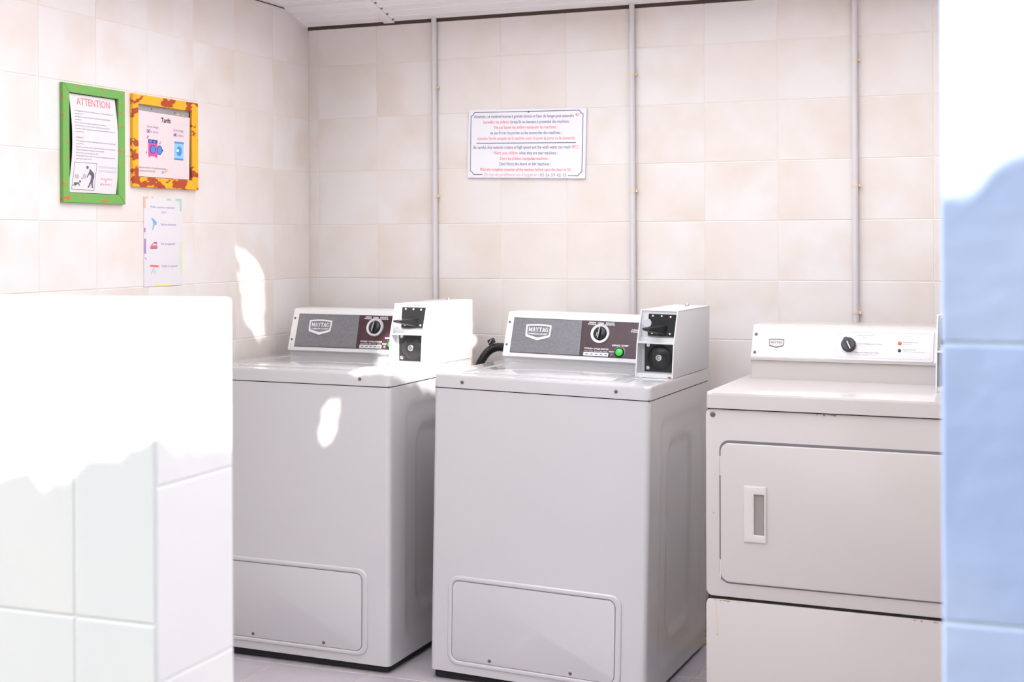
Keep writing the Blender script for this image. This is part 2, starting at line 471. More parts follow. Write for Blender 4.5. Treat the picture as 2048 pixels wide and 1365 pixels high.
sline(245, 205, 1730, 'Attention, ce matériel tourne à grande vitesse et l’eau de lavage peut atteindre', M_navy)
sline(238, 1755, 1812, '90°', M_red)
sline(330, 350, 748, 'Surveiller les enfants', M_red); sline(330, 772, 1660, 'lorsqu’ils se tiennent à proximité des machines.', M_navy)
sline(412, 522, 1485, 'Ne pas laisser les enfants manipuler les machines ;', M_red)
sline(496, 458, 1545, 'ne pas forcer les portes ou les couvercles des machines ;', M_navy)
sline(580, 255, 1745, 'attendre l’arrêt complet de la machine avant d’ouvrir la porte ou le couvercle.', M_red)
sline(716, 195, 1675, 'Be careful, this material rotates at high speed and the wash water can reach', M_navy)
sline(716, 1697, 1805, '90°C.', M_red)
sline(803, 505, 880, 'Watch your children', M_red); sline(803, 900, 1480, 'when they are near machines ;', M_navy)
sline(887, 608, 1350, 'Don’t let children manipulate machines ;', M_red)
sline(970, 594, 1375, 'Don’t force the doors or lids’ machines ;', M_navy)
sline(1055, 290, 1675, 'Wait the complete cessation of the machine before open the door or lid.', M_red)
sline(1134, 360, 1190, 'En cas de problème ou d’urgence :', M_red2)
sline(1138, 1210, 1605, '05 56 59 42 15', M_print_g)
bm = bmesh.new()
def sbar(a, b, w=9): 
    (u0, v0), (u1, v1) = S(*a), S(*b); flat(bm, bar(u0, v0, u1, v1, w / 1785 * SW), sfn, .0004)
sbar((220, 178), (1815, 165)); sbar((163, 237), (140, 1075)); sbar((1866, 215), (1838, 1090))
sbar((188, 1132), (330, 1132)); sbar((1630, 1143), (1780, 1145)); sbar((243, 650), (1755, 650))
def scorner(P):
    for a, b in zip(P, P[1:]): sbar(a, b)
scorner([(163, 237), (180, 230), (205, 205), (220, 178)]); scorner([(1815, 165), (1830, 195), (1850, 212), (1866, 215)])
scorner([(140, 1075), (160, 1085), (180, 1110), (188, 1132)]); scorner([(1838, 1090), (1815, 1100), (1795, 1120), (1780, 1145)])
build('printed_border', bm, M_navy, board, smooth=False)
bm = bmesh.new(); u, v = S(1050, 180); lathe(bm, [(0, -.003), (.002, -.0025), (.003, 0)], (u, -.008, v), (0, 1, 0), 12)
build('screw', bm, M_rustscrew, sgn)

# ------------------------------------------------------------------ framed notices on the left wall
def framed(name, label, y0, y1, z0, z1, iy0, iy1, iz0, iz1, m, depth=.012):
    t = thing(name, label, 'frame', (XL, (y0 + y1) / 2, z0))
    cy = (y0 + y1) / 2
    F = lambda u, v, d: (d, u - cy, v - z0)
    o = [(y0, z0), (y1, z0), (y1, z1), (y0, z1)]; i = [(iy0, iz0), (iy1, iz0), (iy1, iz1), (iy0, iz1)]
    for k in range(4):
        j = (k + 1) % 4
        bm = bmesh.new(); prism(bm, [o[k], o[j], i[j], i[k]], 0, depth, F, .0012, 1)
        build('frame_rail', bm, m, t, smooth=False)
    return t, F

# green frame: children-safety notice
gf, G = framed('picture_frame', 'chipped green picture frame with the red ATTENTION notice on the left wall', 3.1555, 3.4365, CAM_Z + .115, CAM_Z + .457, 3.1835, 3.4055, CAM_Z + .143, CAM_Z + .431, M_green_paint)
build('backing', (lambda b: (prism(b, rect(3.1775, 3.4115, CAM_Z + .137, CAM_Z + .437), .0005, .002, G), b)[1])(bmesh.new()), M_void, gf)
gy0, gz1 = 3.1835, CAM_Z + .431
def curl(u, v):
    """the sheet bows slightly out of the frame towards its foot"""
    t = (gz1 - v) / .287
    return .0035 + .006 * math.sin(math.pi * min(max(t, 0), 1))
def GP(x, y): return (gy0 + (x - 150) * .000447, gz1 - (y - 172 - (x - 150) * .145) * .000283 + (x - 150) * .0000000)
bm = bmesh.new(); nn = 14; L_, R_ = [], []
for k in range(nn + 1):
    t = k / nn; yy = 180 + 1010 * t
    lx = 165 + 22 * math.sin(math.pi * t * .9) - 22 * t * t
    rx = 628 + 26 * math.sin(math.pi * t * .85) - 2 * t
    z = gz1 - .002 - .284 * t; d = curl(0, z)
    L_.append(bm.verts.new(G(gy0 + (lx - 150) * .000447, z, d))); R_.append(bm.verts.new(G(gy0 + (rx - 150) * .000447, z, d)))
for k in range(nn): bm.faces.new((L_[k], R_[k], R_[k + 1], L_[k + 1]))
sheet = build('paper_sheet', bm, M_paper, gf)
def GF(u, v, d): return G(u, v, curl(u, v) + d)
def gline(x0, y, x1, s, m, h=.0042, bold=.0, name='lettering'):
    # positions measured on the sheet: x along it, y down its left edge
    text(s, m, sheet, GF, gy0 + (x0 - 150) * .000447, gz1 - (y - 172) * .000283, .0004, h, width=(x1 - x0) * .000447, bold=bold)
gline(235, 287, 572, 'ATTENTION', M_redl, h=.0215, bold=.0)
body = [(348, 598, 'Cet équipement tourne à grande vitesse et l’eau de lavage peut'), (378, 300, 'atteindre 90°C.'),
        (408, 572, 'Surveiller les enfants lorsqu’ils se tiennent à proximité des'), (438, 276, 'machines.'),
        (469, 522, 'Ne pas laisser les enfants manipuler les machines.'), (499, 560, 'Ne pas forcer les portes ou les couvercles des machines.'),
        (530, 612, 'Attendre l’arrêt complet de la machine avant d’ouvrir la porte ou'), (560, 297, 'le couvercle.')]
for y, x1, s in body: gline(213, y + 6, x1, s, M_print_g)
gline(215, 628, 293, 'WARNING', M_redl)
body = [(655, 616, 'This equipment rotates at high speed and the washing water may'), (685, 297, 'reach 90°C.'),
        (716, 616, 'Please keep children under supervision when near the machines.'), (746, 500, 'Never let children manipulate the machines.'),
        (776, 440, 'Never force machine doors or lids.'), (806, 610, 'Please wait for the machine to come to a complete stop before'), (836, 372, 'opening the door or lid.')]
for y, x1, s in body: gline(218, y + 6, x1, s, M_print_g)
def gp(x, y): return (gy0 + (x - 150) * .000447, gz1 - (y - 172) * .000283)
def gshape(name, polys, m, d=.0004):
    bm = bmesh.new()
    for P in polys: flat(bm, [gp(*q) for q in P], GF, d)
    build(name, bm, m, sheet, smooth=False)
def gbar(x0, y0, x1, y1, w):
    k = .447 / .283
    return [(x0 - w / 2 / k, y0), (x0 + w / 2 / k, y0), (x1 + w / 2 / k, y1), (x1 - w / 2 / k, y1)]
# pictogram: adult bending towards a crawling child, drawn in the sheet's own plane
gshape('pictogram_box', [[(207, 872), (427, 872), (427, 876), (207, 876)], [(185, 1150), (405, 1150), (405, 1154), (185, 1154)],
        [(205, 872), (208.5, 872), (188, 1154), (184.5, 1154)], [(425, 872), (428.5, 872), (408, 1154), (404.5, 1154)]], M_slate)
gshape('pictogram', [disc(333, 920, 12, 18), [(358, 932), (402, 978), (404, 1012), (392, 1075), (396, 1128), (384, 1130), (377, 1075), (356, 1128), (342, 1128), (366, 1062), (374, 1002), (352, 988), (336, 1028), (328, 1022), (348, 970)],
        disc(264, 1068, 9, 13), [(205, 1080), (252, 1078), (266, 1112), (258, 1114), (247, 1094), (238, 1098), (226, 1112), (195, 1112), (195, 1104), (215, 1102), (206, 1096)],
        disc(282, 1036, 5, 7), disc(296, 1010, 3, 4), disc(305, 988, 3, 4), disc(316, 962, 3, 4)], M_slate)
gshape('pictogram_spot', [disc(232, 1018, 22, 26), disc(307, 1014, 18, 26)], M_print_lg, .0002)
for k, y in enumerate((900, 912, 940, 954)):
    gshape('small_print', [[(447, y), (628, y), (628, y + 4), (447, y + 4)]], M_print_lg)
gline(474, 1040, 590, '05 56 59 42 15', M_redl, h=.0056); gline(516, 1062, 533, 'OU', M_print_g, h=.0056); gline(468, 1096, 586, '05 56 59 42 15', M_redl, h=.0056)

# yellow frame: price list
yf, Yf = framed('picture_frame', 'worn yellow and rust picture frame with the Tarifs price list on the left wall', 3.4755, 3.8195, CAM_Z + .171, CAM_Z + .456, 3.5025, 3.7865, CAM_Z + .2015, CAM_Z + .427, M_yellow_paint)
hy0, hz1, hW, hH = 3.5025, CAM_Z + .427, .284, .2255
build('backing', (lambda b: (prism(b, rect(hy0 - .006, hy0 + hW + .006, hz1 - hH - .006, hz1 + .006), .0005, .0025, Yf), b)[1])(bmesh.new()), M_greyboard, yf)
build('shadow_gap', (lambda b: (prism(b, rect(hy0 + hW - .006, hy0 + hW + .003, hz1 - hH + .002, hz1 - .002), .0025, .003, Yf), b)[1])(bmesh.new()), M_void, yf)
def yp(x, y):
    t = (x - 185) / 720; top = 190 + 85 * t; bot = 1160 + 40 * t
    return (hy0 + t * hW, hz1 - (y - top) / (bot - top) * hH)
YS = lambda u, v, d: Yf(u, v, .0045 + d)
bm = bmesh.new(); prism(bm, [yp(188, 1148), yp(884, 1190), yp(896, 362), yp(190, 272)], .003, .0045, Yf)
ysheet = build('paper_sheet', bm, M_pinkpaper, yf)
def yshape(name, polys, m, d=.0004):
    bm = bmesh.new()
    for P in polys: flat(bm, [yp(*q) for q in P], YS, d)
    build(name, bm, m, ysheet, smooth=False)
def ytext(x0, x1, y, s, m, h, bold=0.0):
    (u0, v0), (u1, v1) = yp(x0, y), yp(x1, y + (x1 - x0) * .1)
    text(s, m, ysheet, YS, u0, v0, .0006, h, width=u1 - u0, bold=bold)
ytext(500, 628, 425, 'Tarifs', M_print_k, .0145, .02)
for P_ in ([(300, 462), (480, 478), (480, 590), (300, 575)], [(655, 505), (822, 520), (822, 630), (655, 615)]): yshape('label_pill', [P_], M_lilac, .0002)
ytext(315, 462, 498, 'Lave-linge', M_print_g, .0075); ytext(310, 352, 568, '5€', M_deep_purple, .010, .02); ytext(358, 460, 568, 'le jeton', M_print_g, .0075)
ytext(668, 802, 542, 'Sèche-linge', M_print_g, .0075); ytext(668, 706, 610, '6€', M_deep_purple, .010, .02); ytext(712, 802, 610, 'le jeton', M_print_g, .0075)
yshape('washer_drawing', [[(330, 655), (450, 668), (450, 888), (330, 875)], disc(345, 884, 14, 10), disc(432, 892, 14, 10)], M_pink)
yshape('washer_drawing', [[(330, 655), (450, 668), (450, 715), (330, 702)], disc(390, 790, 40, 60), disc(478, 802, 36, 64), disc(515, 805, 10, 14)], M_deep_purple, .0006)
yshape('washer_drawing', [[(342, 668), (378, 672), (378, 700), (342, 696)], disc(410, 692, 14, 16), disc(390, 790, 32, 50), disc(478, 802, 28, 54)], M_blue, .0008)
yshape('dryer_drawing', [[(678, 690), (805, 700), (802, 925), (676, 915)]], M_lblue)
yshape('dryer_drawing', [[(678, 680), (808, 692), (808, 715), (678, 703)], [(672, 902), (800, 912), (800, 933), (672, 923)], disc(742, 810, 38, 66)], M_blue, .0006)
yshape('dryer_drawing', [disc(722, 802, 18, 20)], M_sign, .0008)
for P_ in ([disc(318, 640, 7, 8), [(320, 610), (325, 610), (325, 640), (320, 640)], [(320, 608), (338, 618), (336, 628), (320, 618)]],
           [disc(480, 712, 6, 7), [(484, 680), (489, 680), (489, 712), (484, 712)]], [disc(306, 838, 6, 7), [(309, 808), (313, 808), (313, 838), (309, 838)]]): yshape('music_note', P_, M_slate)
ytext(192, 560, 1038, 'Jetons en vente à l’accueil ou au bar', M_print_g, .0065); ytext(192, 415, 1082, 'Horaires de l’accueil', M_print_g, .0065)
yshape('hand_drawing', [[(525, 1075), (575, 1050), (590, 1056), (578, 1090), (540, 1108)]], M_orangep)
yshape('hand_drawing', [[(505, 1082), (528, 1078), (530, 1112), (508, 1116)]], M_sky, .0006)
for x, y in ((383, 255), (693, 295)):
    bm = bmesh.new(); lathe(bm, [(0, .0005), (.003, .0005), (.003, 0)], Yf(*yp(x, y), .0025), (1, 0, 0), 10)
    build('nail', bm, M_screw, yf)
for P in ([(708, 318), (745, 305), (750, 325), (715, 332)], [(780, 330), (815, 322), (818, 340), (785, 345)]):
    bm = bmesh.new(); flat(bm, [yp(*q) for q in P], Yf, .0048)
    build('tape_scrap', bm, mat('orange_tape', '#e8b070', .5), yf)

# loose lending notice below
lp = thing('paper_notice', 'unframed paper notice with hair dryer, iron and ironing board drawings on left wall', 'poster', (XL, 3.6415, CAM_Z - .138))
pw, ph = .203, .281
LPf = lambda u, v, d: (.0006 + d, u - pw / 2, v)
bm = bmesh.new(); prism(bm, rect(0, pw, 0, ph), 0, .0008, LPf); lsheet = build('paper_sheet', bm, M_paper, lp)
def q3(x, y): return ((x - 90) / 530 * pw, (1 - (y - 85 - (x - 90) * .02 * (1 - (y - 85) / 620)) / 1240) * ph)
LS = lambda u, v, d: LPf(u, v, .0008 + d)
def lshape(name, polys, m, d=.0004):
    bm = bmesh.new()
    for P in polys: flat(bm, [q3(*q) for q in P], LS, d)
    build(name, bm, m, lsheet, smooth=False)
def ltext(x0, x1, y, s, m, h=.0075):
    (u0, v0), (u1, _) = q3(x0, y), q3(x1, y); text(s, m, lsheet, LS, u0, v0, .0004, h, width=u1 - u0)
ltext(180, 512, 243, 'Prêt contre caution', M_purple); ltext(330, 380, 312, 'ici', M_purple)
ltext(320, 532, 482, 'Sèche-cheveux', M_purple); ltext(322, 520, 752, 'Fer à repasser', M_purple); ltext(326, 555, 1062, 'Table à repasser', M_purple)
lshape('corner_print', [[(90, 88), (150, 88), (150, 115), (115, 115), (115, 245), (90, 245)]], M_orangep)
lshape('edge_print', [disc(203, 98, 12, 12)], M_orangep)
lshape('corner_print', [[(525, 108), (610, 108), (610, 280), (585, 280), (585, 140), (525, 140)]], M_greenp)
lshape('edge_print', [[(392, 135), (405, 115), (430, 106), (455, 115), (466, 135)]], M_greenp)
for P_ in (rect(92, 112, 515, 575), rect(92, 118, 665, 870), [(95, 920), (105, 922), (125, 950), (112, 952)]): lshape('side_print', [P_], M_purple)
lshape('side_print', [rect(590, 614, 700, 1150)], M_lime)
lshape('foot_print', [rect(228, 445, 1290, 1318)], M_yellowp)
lshape('hair_dryer_drawing', [[(185, 385), (200, 378), (240, 412), (262, 440), (258, 470), (240, 482), (215, 460), (205, 415)], [(215, 470), (232, 480), (212, 545), (200, 540)]], M_sky)
lshape('iron_drawing', [[(168, 795), (185, 750), (220, 722), (260, 725), (272, 795)]], M_redl)
lshape('iron_drawing', [[(205, 745), (225, 735), (255, 738), (258, 755), (205, 758)]], M_paper, .0006)
lshape('iron_drawing', [rect(172, 266, 795, 803), [(218, 715), (262, 715), (268, 730), (215, 722)]], M_deep_purple, .0006)
lshape('ironing_board_drawing', [[(158, 1035), (185, 1025), (285, 1035), (293, 1048), (270, 1060), (175, 1050)]], M_redl)
lshape('ironing_board_drawing', [bar(220, 1060, 182, 1160, 8), bar(215, 1075, 240, 1160, 8)], M_print_lg)

# ------------------------------------------------------------------ washers
W, D, HS = .686, .63, .859        # width, depth, cabinet height up to the deck seam
DT = .039                         # deck thickness

def screw(parent, loc, axis, r=.005, m=None, name='screw'):
    bm = bmesh.new(); lathe(bm, [(0, .0028), (r * .6, .0026), (r, .001), (r, 0)], (0, 0, 0), axis, 14)
    a = Vector(axis)
    return build(name, bm, m or M_screw, parent, loc=loc)

def shield(cx, cy, w, h, k=1.0):
    w2, h2 = w / 2 * k, h / 2 * k
    P = []
    for i in range(7):
        t = i / 6; P.append((cx - w2 * (1 - 2 * t) * .98, cy + h2 * (.88 + .12 * (1 - (2 * t - 1) ** 2))))
    P += [(cx + w2 * .985, cy + h2 * .2), (cx + w2 * .95, cy - h2 * .42), (cx + w2 * .9, cy - h2 * .58), (cx, cy - h2), (cx - w2 * .9, cy - h2 * .58), (cx - w2 * .95, cy - h2 * .42), (cx - w2 * .985, cy + h2 * .2)]
    return P[::-1]

def serif_text(s, m, parent, fn, u, v, d, h, width):
    """bold slab-serif capitals drawn as strokes"""
    G_ = {'M': (1.15, [(.12, 0, .12, 1, .24), (1.03, 0, 1.03, 1, .24), (.16, 1, .575, .12, .2), (.99, 1, .575, .12, .16)], [(.0, .3), (.85, 1.2)], [(0, .28), (.87, 1.15)]),
          'A': (1.0, [(.14, 0, .48, 1, .13), (.86, 0, .52, 1, .24), (.28, .34, .72, .34, -.12)], [(0, .32), (.64, 1.02)], []),
          'Y': (1.0, [(.5, 0, .5, .5, .24), (.14, 1, .5, .44, .22), (.86, 1, .5, .44, .13)], [(.3, .7)], [(0, .34), (.66, 1.0)]),
          'T': (.9, [(.45, 0, .45, 1, .24), (0, .94, .9, .94, -.13), (.05, .72, .05, 1, .09), (.85, .72, .85, 1, .09)], [(.25, .65)], []),
          'G': (1.0, [], [], [])}
    tot = sum(G_[c][0] for c in s) + .12 * (len(s) - 1); k = width / tot
    bm = bmesh.new(); x = 0
    def quad(P): flat(bm, [(u + (x + a) * k, v + b * h) for a, b in P], fn, d)
    for c in s:
        w, st, feet, heads = G_[c]
        for a, b, e, f, t in st:
            if t > 0: quad([(a - t / 2, b), (a + t / 2, b), (e + t / 2, f), (e - t / 2, f)])
            else: quad([(a, b + t / 2), (e, f + t / 2), (e, f - t / 2), (a, b - t / 2)])
        for a, b in feet: quad([(a, 0), (b, 0), (b, .1), (a, .1)])
        for a, b in heads: quad([(a, .9), (b, .9), (b, 1), (a, 1)])
        if c == 'G':
            n = 14
            for i in range(n):
                t0 = math.radians(50 + 265 * i / n); t1 = math.radians(50 + 265 * (i + 1) / n)
                th = lambda t: .13 + .12 * abs(math.cos(t))
                A = lambda t, q: (.48 + (.48 - q * th(t)) * math.cos(t), .5 + (.52 - q * .12) * math.sin(t))
                quad([A(t0, 0), A(t1, 0), A(t1, 1), A(t0, 1)])
            quad([(.68, .06), (.9, .06), (.9, .46), (.68, .46)]); quad([(.52, .4), (1.02, .4), (1.02, .5), (.52, .5)])
            quad([(.8, .66), (.9, .66), (.9, 1.0), (.8, .92)])
        x += w + .12
    return build('lettering', bm, m, parent, smooth=False)

def washer(loc, phi, rho, label, rust, dx=0.0):
    t = thing('washing_machine', label, 'washer', loc, (0, rho, phi), 'coin-operated washing machines')
    # cabinet: rounded front corners, pocket in the right side for the pressed panel
    r = .016; prof = []
    def arc(cx, cy, a0, a1, n=6):
        for i in range(n + 1):
            a = math.radians(a0 + (a1 - a0) * i / n); prof.append((cx + r * math.cos(a), cy + r * math.sin(a)))
    arc(r, r, 180, 270); arc(W - r, r, 270, 360)
    prof += [(W, .03), (W - .016, .03), (W - .016, D - .02), (W, D - .02), (W, D), (0, D)]
    bm = bmesh.new(); prism(bm, prof, 0, HS - .003, lambda u, v, d: (u, v, d))
    build('cabinet', bm, M_enamel, t, angle=30)
    # pressed side panel
    bm = bmesh.new(); ny, nz = 46, 60; ya, yb, za, zb = .03, D - .02, 0, HS - .003
    def sd(y, z, y0, y1, z0, z1, rr):
        qx = abs(y - (y0 + y1) / 2) - (y1 - y0) / 2 + rr; qz = abs(z - (z0 + z1) / 2) - (z1 - z0) / 2 + rr
        return math.hypot(max(qx, 0), max(qz, 0)) + min(max(qx, qz), 0) - rr
    def sm(x): x = min(max(x, 0), 1); return x * x * (3 - 2 * x)
    grid = []
    for j in range(nz + 1):
        z = za + (zb - za) * j / nz; row = []
        for i in range(ny + 1):
            y = ya + (yb - ya) * i / ny
            dep = .004 * sm(-sd(y, z, .105, .60, .05, .80, .05) / .03) + .007 * sm(-sd(y, z, .19, .45, .13, .72, .07) / .018)
            row.append(bm.verts.new((W - dep, y, z)))
        grid.append(row)
    back = []
    for j in range(nz):
        for i in range(ny): bm.faces.new((grid[j][i], grid[j][i + 1], grid[j + 1][i + 1], grid[j + 1][i]))
    c4 = [bm.verts.new((W - .016, y, z)) for y, z in ((ya, za), (yb, za), (yb, zb), (ya, zb))]
    bm.faces.new(c4)
    bm.faces.new([c4[0]] + [grid[j][0] for j in range(nz + 1)] + [c4[3]]); bm.faces.new([c4[1]] + [grid[j][ny] for j in range(nz + 1)] + [c4[2]])
    bm.faces.new([c4[0]] + [grid[0][i] for i in range(ny + 1)] + [c4[1]]); bm.faces.new([c4[3]] + [grid[nz][i] for i in range(ny + 1)] + [c4[2]])
    build('side_panel', bm, M_enamel, t, angle=50)
    # dark seam core + deck
    build('seam', bbox(.004, W - .004, .004, D - .004, HS - .006, HS + .004), M_dark, t)
    bm = bmesh.new(); prism(bm, rrect(-.001, W + .001, -.002, D, .02, 6), HS, HS + DT, lambda u, v, d: (u, v, d), .008, 4)
    build('deck', bm, M_enamel, t, angle=60)
    ZT = HS + DT
    # lid with a raised rim
    bm = bmesh.new(); prism(bm, rrect(.085, .545, .075, .43, .02), ZT - .002, ZT + .0022, lambda u, v, d: (u, v, d), .002, 3)
    lid = build('lid', bm, M_enamel, t)
    bm = bmesh.new(); ring(bm, rrect(.055, .590, .05, .440, .03), rrect(.062, .583, .057, .434, .026), ZT - .001, ZT + .0016, lambda u, v, d: (u, v, d), .0006)
    build('lid_rim', bm, M_enamel, t)
    for x, z in ((.096, HS + .0185), (.584, HS + .0205)): screw(t, (x, -.002, z), (0, -1, 0), .0055, M_rustscrew if rust else M_screw, 'deck_screw')
    # feet
    for x in (.05, W - .06):
        for y in (.05, D - .06):
            zf = -(loc[2] + math.sin(-rho) * x) - .0002
            bm = bmesh.new(); lathe(bm, [(0, zf), (.017, zf), (.019, zf + .004), (.011, zf + .007), (.008, .004), (0, .004)], (x, y, 0), (0, 0, 1), 16)
            build('foot', bm, M_black, t)
    bm = bmesh.new(); zg = lambda x: -(loc[2] - math.sin(rho) * x) + .004
    prism(bm, [(.012, zg(.012)), (W - .012, zg(W - .012)), (W - .012, .004), (.012, .004)], .016, D - .02, lambda u, v, d: (u, d, v)); build('under_shade', bm, M_dark, t)  # dark wedge put in for the shade under the cabinet
    # service panel low on the front
    FF = lambda u, v, d: (u, -d, v)
    bm = bmesh.new(); ring(bm, rrect(.060, .612, .024, .294, .034), rrect(.074, .593, .038, .279, .022), -.002, .0045, FF, .0042); build('service_panel_frame', bm, M_enamel, t, angle=60)
    bm = bmesh.new(); prism(bm, rrect(.073, .594, .037, .280, .022), -.001, .0004, FF); build('service_panel_gap', bm, mat('panel_gap_grey', '#8f8c91', .7), t)
    bm = bmesh.new(); prism(bm, rrect(.0758, .5912, .0398, .2772, .020), 0, .0030, FF, .0012, 2); sp = build('service_panel', bm, M_enamel, t)
    for x in (.200, .458):
        bm = bmesh.new(); ring(bm, disc(x, .0505, .0095, n=20), disc(x, .0505, .0065, n=20), .0028, .0040, FF, .0005); build('screw_seat', bm, M_enamel, sp)
        screw(sp, (x, -.003, .0505), (0, -1, 0), .005, M_rustscrew if rust else M_screw)
    # console
    X0, X1 = .03 + dx, W - .006
    prof = [(.462, ZT - .002), (.462, ZT + .014), (.452, ZT + .017), (.4445, ZT + .0215), (.446, ZT + .026), (.491, ZT + .162), (.497, ZT + .166), (D - .03, ZT + .166), (D - .012, ZT + .15), (D - .012, ZT - .002)]
    bm = bmesh.new(); prism(bm, prof, X0, X1, lambda u, v, d: (d, u, v), .003, 2, True); con = build('console', bm, M_plastic, t, angle=35)
    y0, z0, y1, z1 = .445, .92, .49, 1.057
    L = math.hypot(y1 - y0, z1 - z0); ev = Vector((0, (y1 - y0) / L, (z1 - z0) / L)); nv = Vector((0, -(z1 - z0) / L, (y1 - y0) / L))
    O = Vector((dx, y0, z0)) + nv * .0008
    CF = lambda u, v, d: tuple(O + Vector((1, 0, 0)) * u + ev * v + nv * d)
    bm = bmesh.new(); prism(bm, [(.055, .012), (.642, .012), (.642, .1315), (.055, .1315)], -.002, .0008, CF); build('panel_frame', bm, M_dark, con)
    bm = bmesh.new(); prism(bm, [(.0565, .0135), (.3015, .0135), (.297, .130), (.0565, .130)], -.002, .0016, CF, .0003, 1); gp_ = build('grey_panel', bm, M_greypanel, con)
    bm = bmesh.new(); prism(bm, [(.3025, .0135), (.641, .0135), (.641, .130), (.298, .130)], -.002, .0016, CF, .0003, 1); mp_ = build('maroon_panel', bm, M_maroon, con)
    CP = lambda u, v, d: CF(u, v, .0016 + d)
    # badge
    bm = bmesh.new(); ring(bm, shield(.148, .0835, .092, .056), shield(.148, .0855, .080, .040), 0, .0022, CP, .0005); bd = build('badge', bm, M_badge, con, angle=60, smooth=False)
    bm = bmesh.new(); prism(bm, shield(.148, .0855, .081, .041), 0, .0006, CP); build('badge_field', bm, M_greypanel, con)
    serif_text('MAYTAG', M_print_w, con, CP, .1135, .0855, .0012, .0145, .069)
    text('COMMERCIAL LAUNDRY', M_print_w, con, CP, .148, .0757, .0012, .0050, width=.069, align='C', bold=.02)
    # selector dial
    bm = bmesh.new(); lathe(bm, [(.0215, .0), (.0235, .005), (.031, .006), (.0325, .004), (.0325, 0)], CP(.365, .0885, 0), nv, 36); dial = build('dial_ring', bm, M_silver, con, angle=40)
    bm = bmesh.new(); lathe(bm, [(0, .010), (.018, .010), (.0205, .008), (.021, .003), (.0215, 0)], CP(.365, .0885, 0), nv, 32)
    ct = Vector(CP(.365, .0885, .010))
    build('dial_knob', bm, M_black, con, angle=40)
    def on_dial(u, v, d):   # frame turned with the knob
        a = math.radians(-6); uu = u * math.cos(a) - v * math.sin(a); vv = u * math.sin(a) + v * math.cos(a)
        return CP(.365 + uu, .0885 + vv, .010 + d)
    bm = bmesh.new(); prism(bm, rrect(-.0045, .0045, -.0195, .0195, .004, 3), 0, .010, on_dial, .0015, 2); build('dial_grip', bm, M_black, con)
    bm = bmesh.new(); flat(bm, rect(-.0008, .0008, -.018, .018), on_dial, .0103); flat(bm, rect(-.0065, -.0042, .002, .0275), on_dial, .0035); flat(bm, rect(-.0085, -.0045, -.012, .001), on_dial, .0022)
    build('dial_pointer', bm, M_print_w, con, smooth=False)
    # printed captions
    def cap(u0, u1, v, s, h=.0038, m=M_print_w): text(s, m, con, CP, u0, v, .0005, h, width=u1 - u0, bold=.03)
    cap(.322, .345, .1235, 'PERM'); cap(.319, .347, .1175, 'PRESS')
    cap(.352, .374, .1225, 'NORMAL'); cap(.380, .409, .1235, 'DELICATE'); cap(.378, .411, .1175, 'KNITS')
    cap(.470, .500, .104, 'PRIX'); cap(.468, .500, .098, 'PRICE')
    cap(.410, .466, .0500, 'DEPART / START', .0048); cap(.316, .399, .0358, 'CYCLES / CYCLE STATUS', .0048)
    for k, s in enumerate(('WASH', 'RINSE', 'SPIN', 'LID', 'END')): cap(.3165 + .0165 * k, .330 + .0165 * k, .0285, s, .0030, M_print_lg)
    cap(.402, .423, .0292, 'READY', .0034)
    bm = bmesh.new(); prism(bm, rrect(.3150, .4005, .0140, .0262, .001, 2), 0, .0010, CP, .0003, 1); ss = build('status_strip', bm, M_silver, con)
    for k in range(5):
        bm = bmesh.new(); prism(bm, rect(.322 + .0165 * k, .331 + .0165 * k, .0185, .0212), .0008, .0014, CP); build('status_lamp', bm, M_black, con)
    bm = bmesh.new(); lathe(bm, [(0, .001), (.004, .001), (.005, 0)], CP(.4115, .0215, 0), nv, 16); build('coin_lamp', bm, M_greygap, con)
    bm = bmesh.new(); prism(bm, rrect(.420, .4575, .0142, .049, .016, 6), 0, .0012, CP, .0004, 1); build('button_plate', bm, M_greypanel, con)
    bm = bmesh.new(); lathe(bm, [(.0125, 0), (.0155, .004), (.0165, 0)], CP(.4375, .0295, .0012), nv, 28); build('button_bezel', bm, M_black, con)
    bm = bmesh.new(); lathe(bm, [(0, .007), (.009, .0065), (.0122, .005), (.0128, 0)], CP(.4375, .0295, .0012), nv, 28); build('start_button', bm, M_green_btn, con)
    for v in (.115, .038): screw(con, CF(.0395, v, -.0008), tuple(nv), .004, M_screw)
    # ---------------- coin box
    bx0, bx1 = .566, .684
    fr = lambda z: .225 + .010 * min((z - ZT) / .105, 1) + .035 * max((z - ZT - .105) / .095, 0)   # front edge
    zb0, zb1 = ZT + .001, 1.101
    prof = [(fr(zb0), zb0), (fr(ZT + .105), ZT + .105), (fr(zb1), zb1), (D, zb1), (D, zb0)]
    bm = bmesh.new()
    th = .0035
    prism(bm, prof, bx0, bx0 + th, lambda u, v, d: (d, u, v)); prism(bm, prof, bx1 - th, bx1, lambda u, v, d: (d, u, v), .0012, 2)
    yr = .262                                                                       # depth of the recess back plane
    box(bm, bx0, bx1, fr(zb1) - .0005, D, zb1 - th, zb1, .001, 1)
    box(bm, bx0 + th, bx1 - th, yr + .012, D - .002, zb0, zb1 - th)
    box(bm, bx0 + th, bx1 - th, fr(ZT + .105) + .001, yr + .02, ZT + .103, ZT + .1075)
    box(bm, bx0 + th, bx1 - th, fr(zb0) + .004, yr + .02, zb0, zb0 + .012)
    box(bm, bx0 + th, bx1 - th, yr, yr + .014, ZT + .1075, ZT + .120)
    cb = build('coin_box', bm, M_box, t, angle=30)
    RF = lambda u, v, d: (u, yr + .012 - d, v)
    RU = lambda u, v, d: (u, yr + .022 + (v - 1.06) * .12 - d, v)
    bm = bmesh.new(); prism(bm, rrect(.590, .680, 1.0225, 1.092, .002, 2), -.008, .0035, lambda u, v, d: RU(u, v, d + .01), .0008, 1); build('slide_plate', bm, M_black, cb)
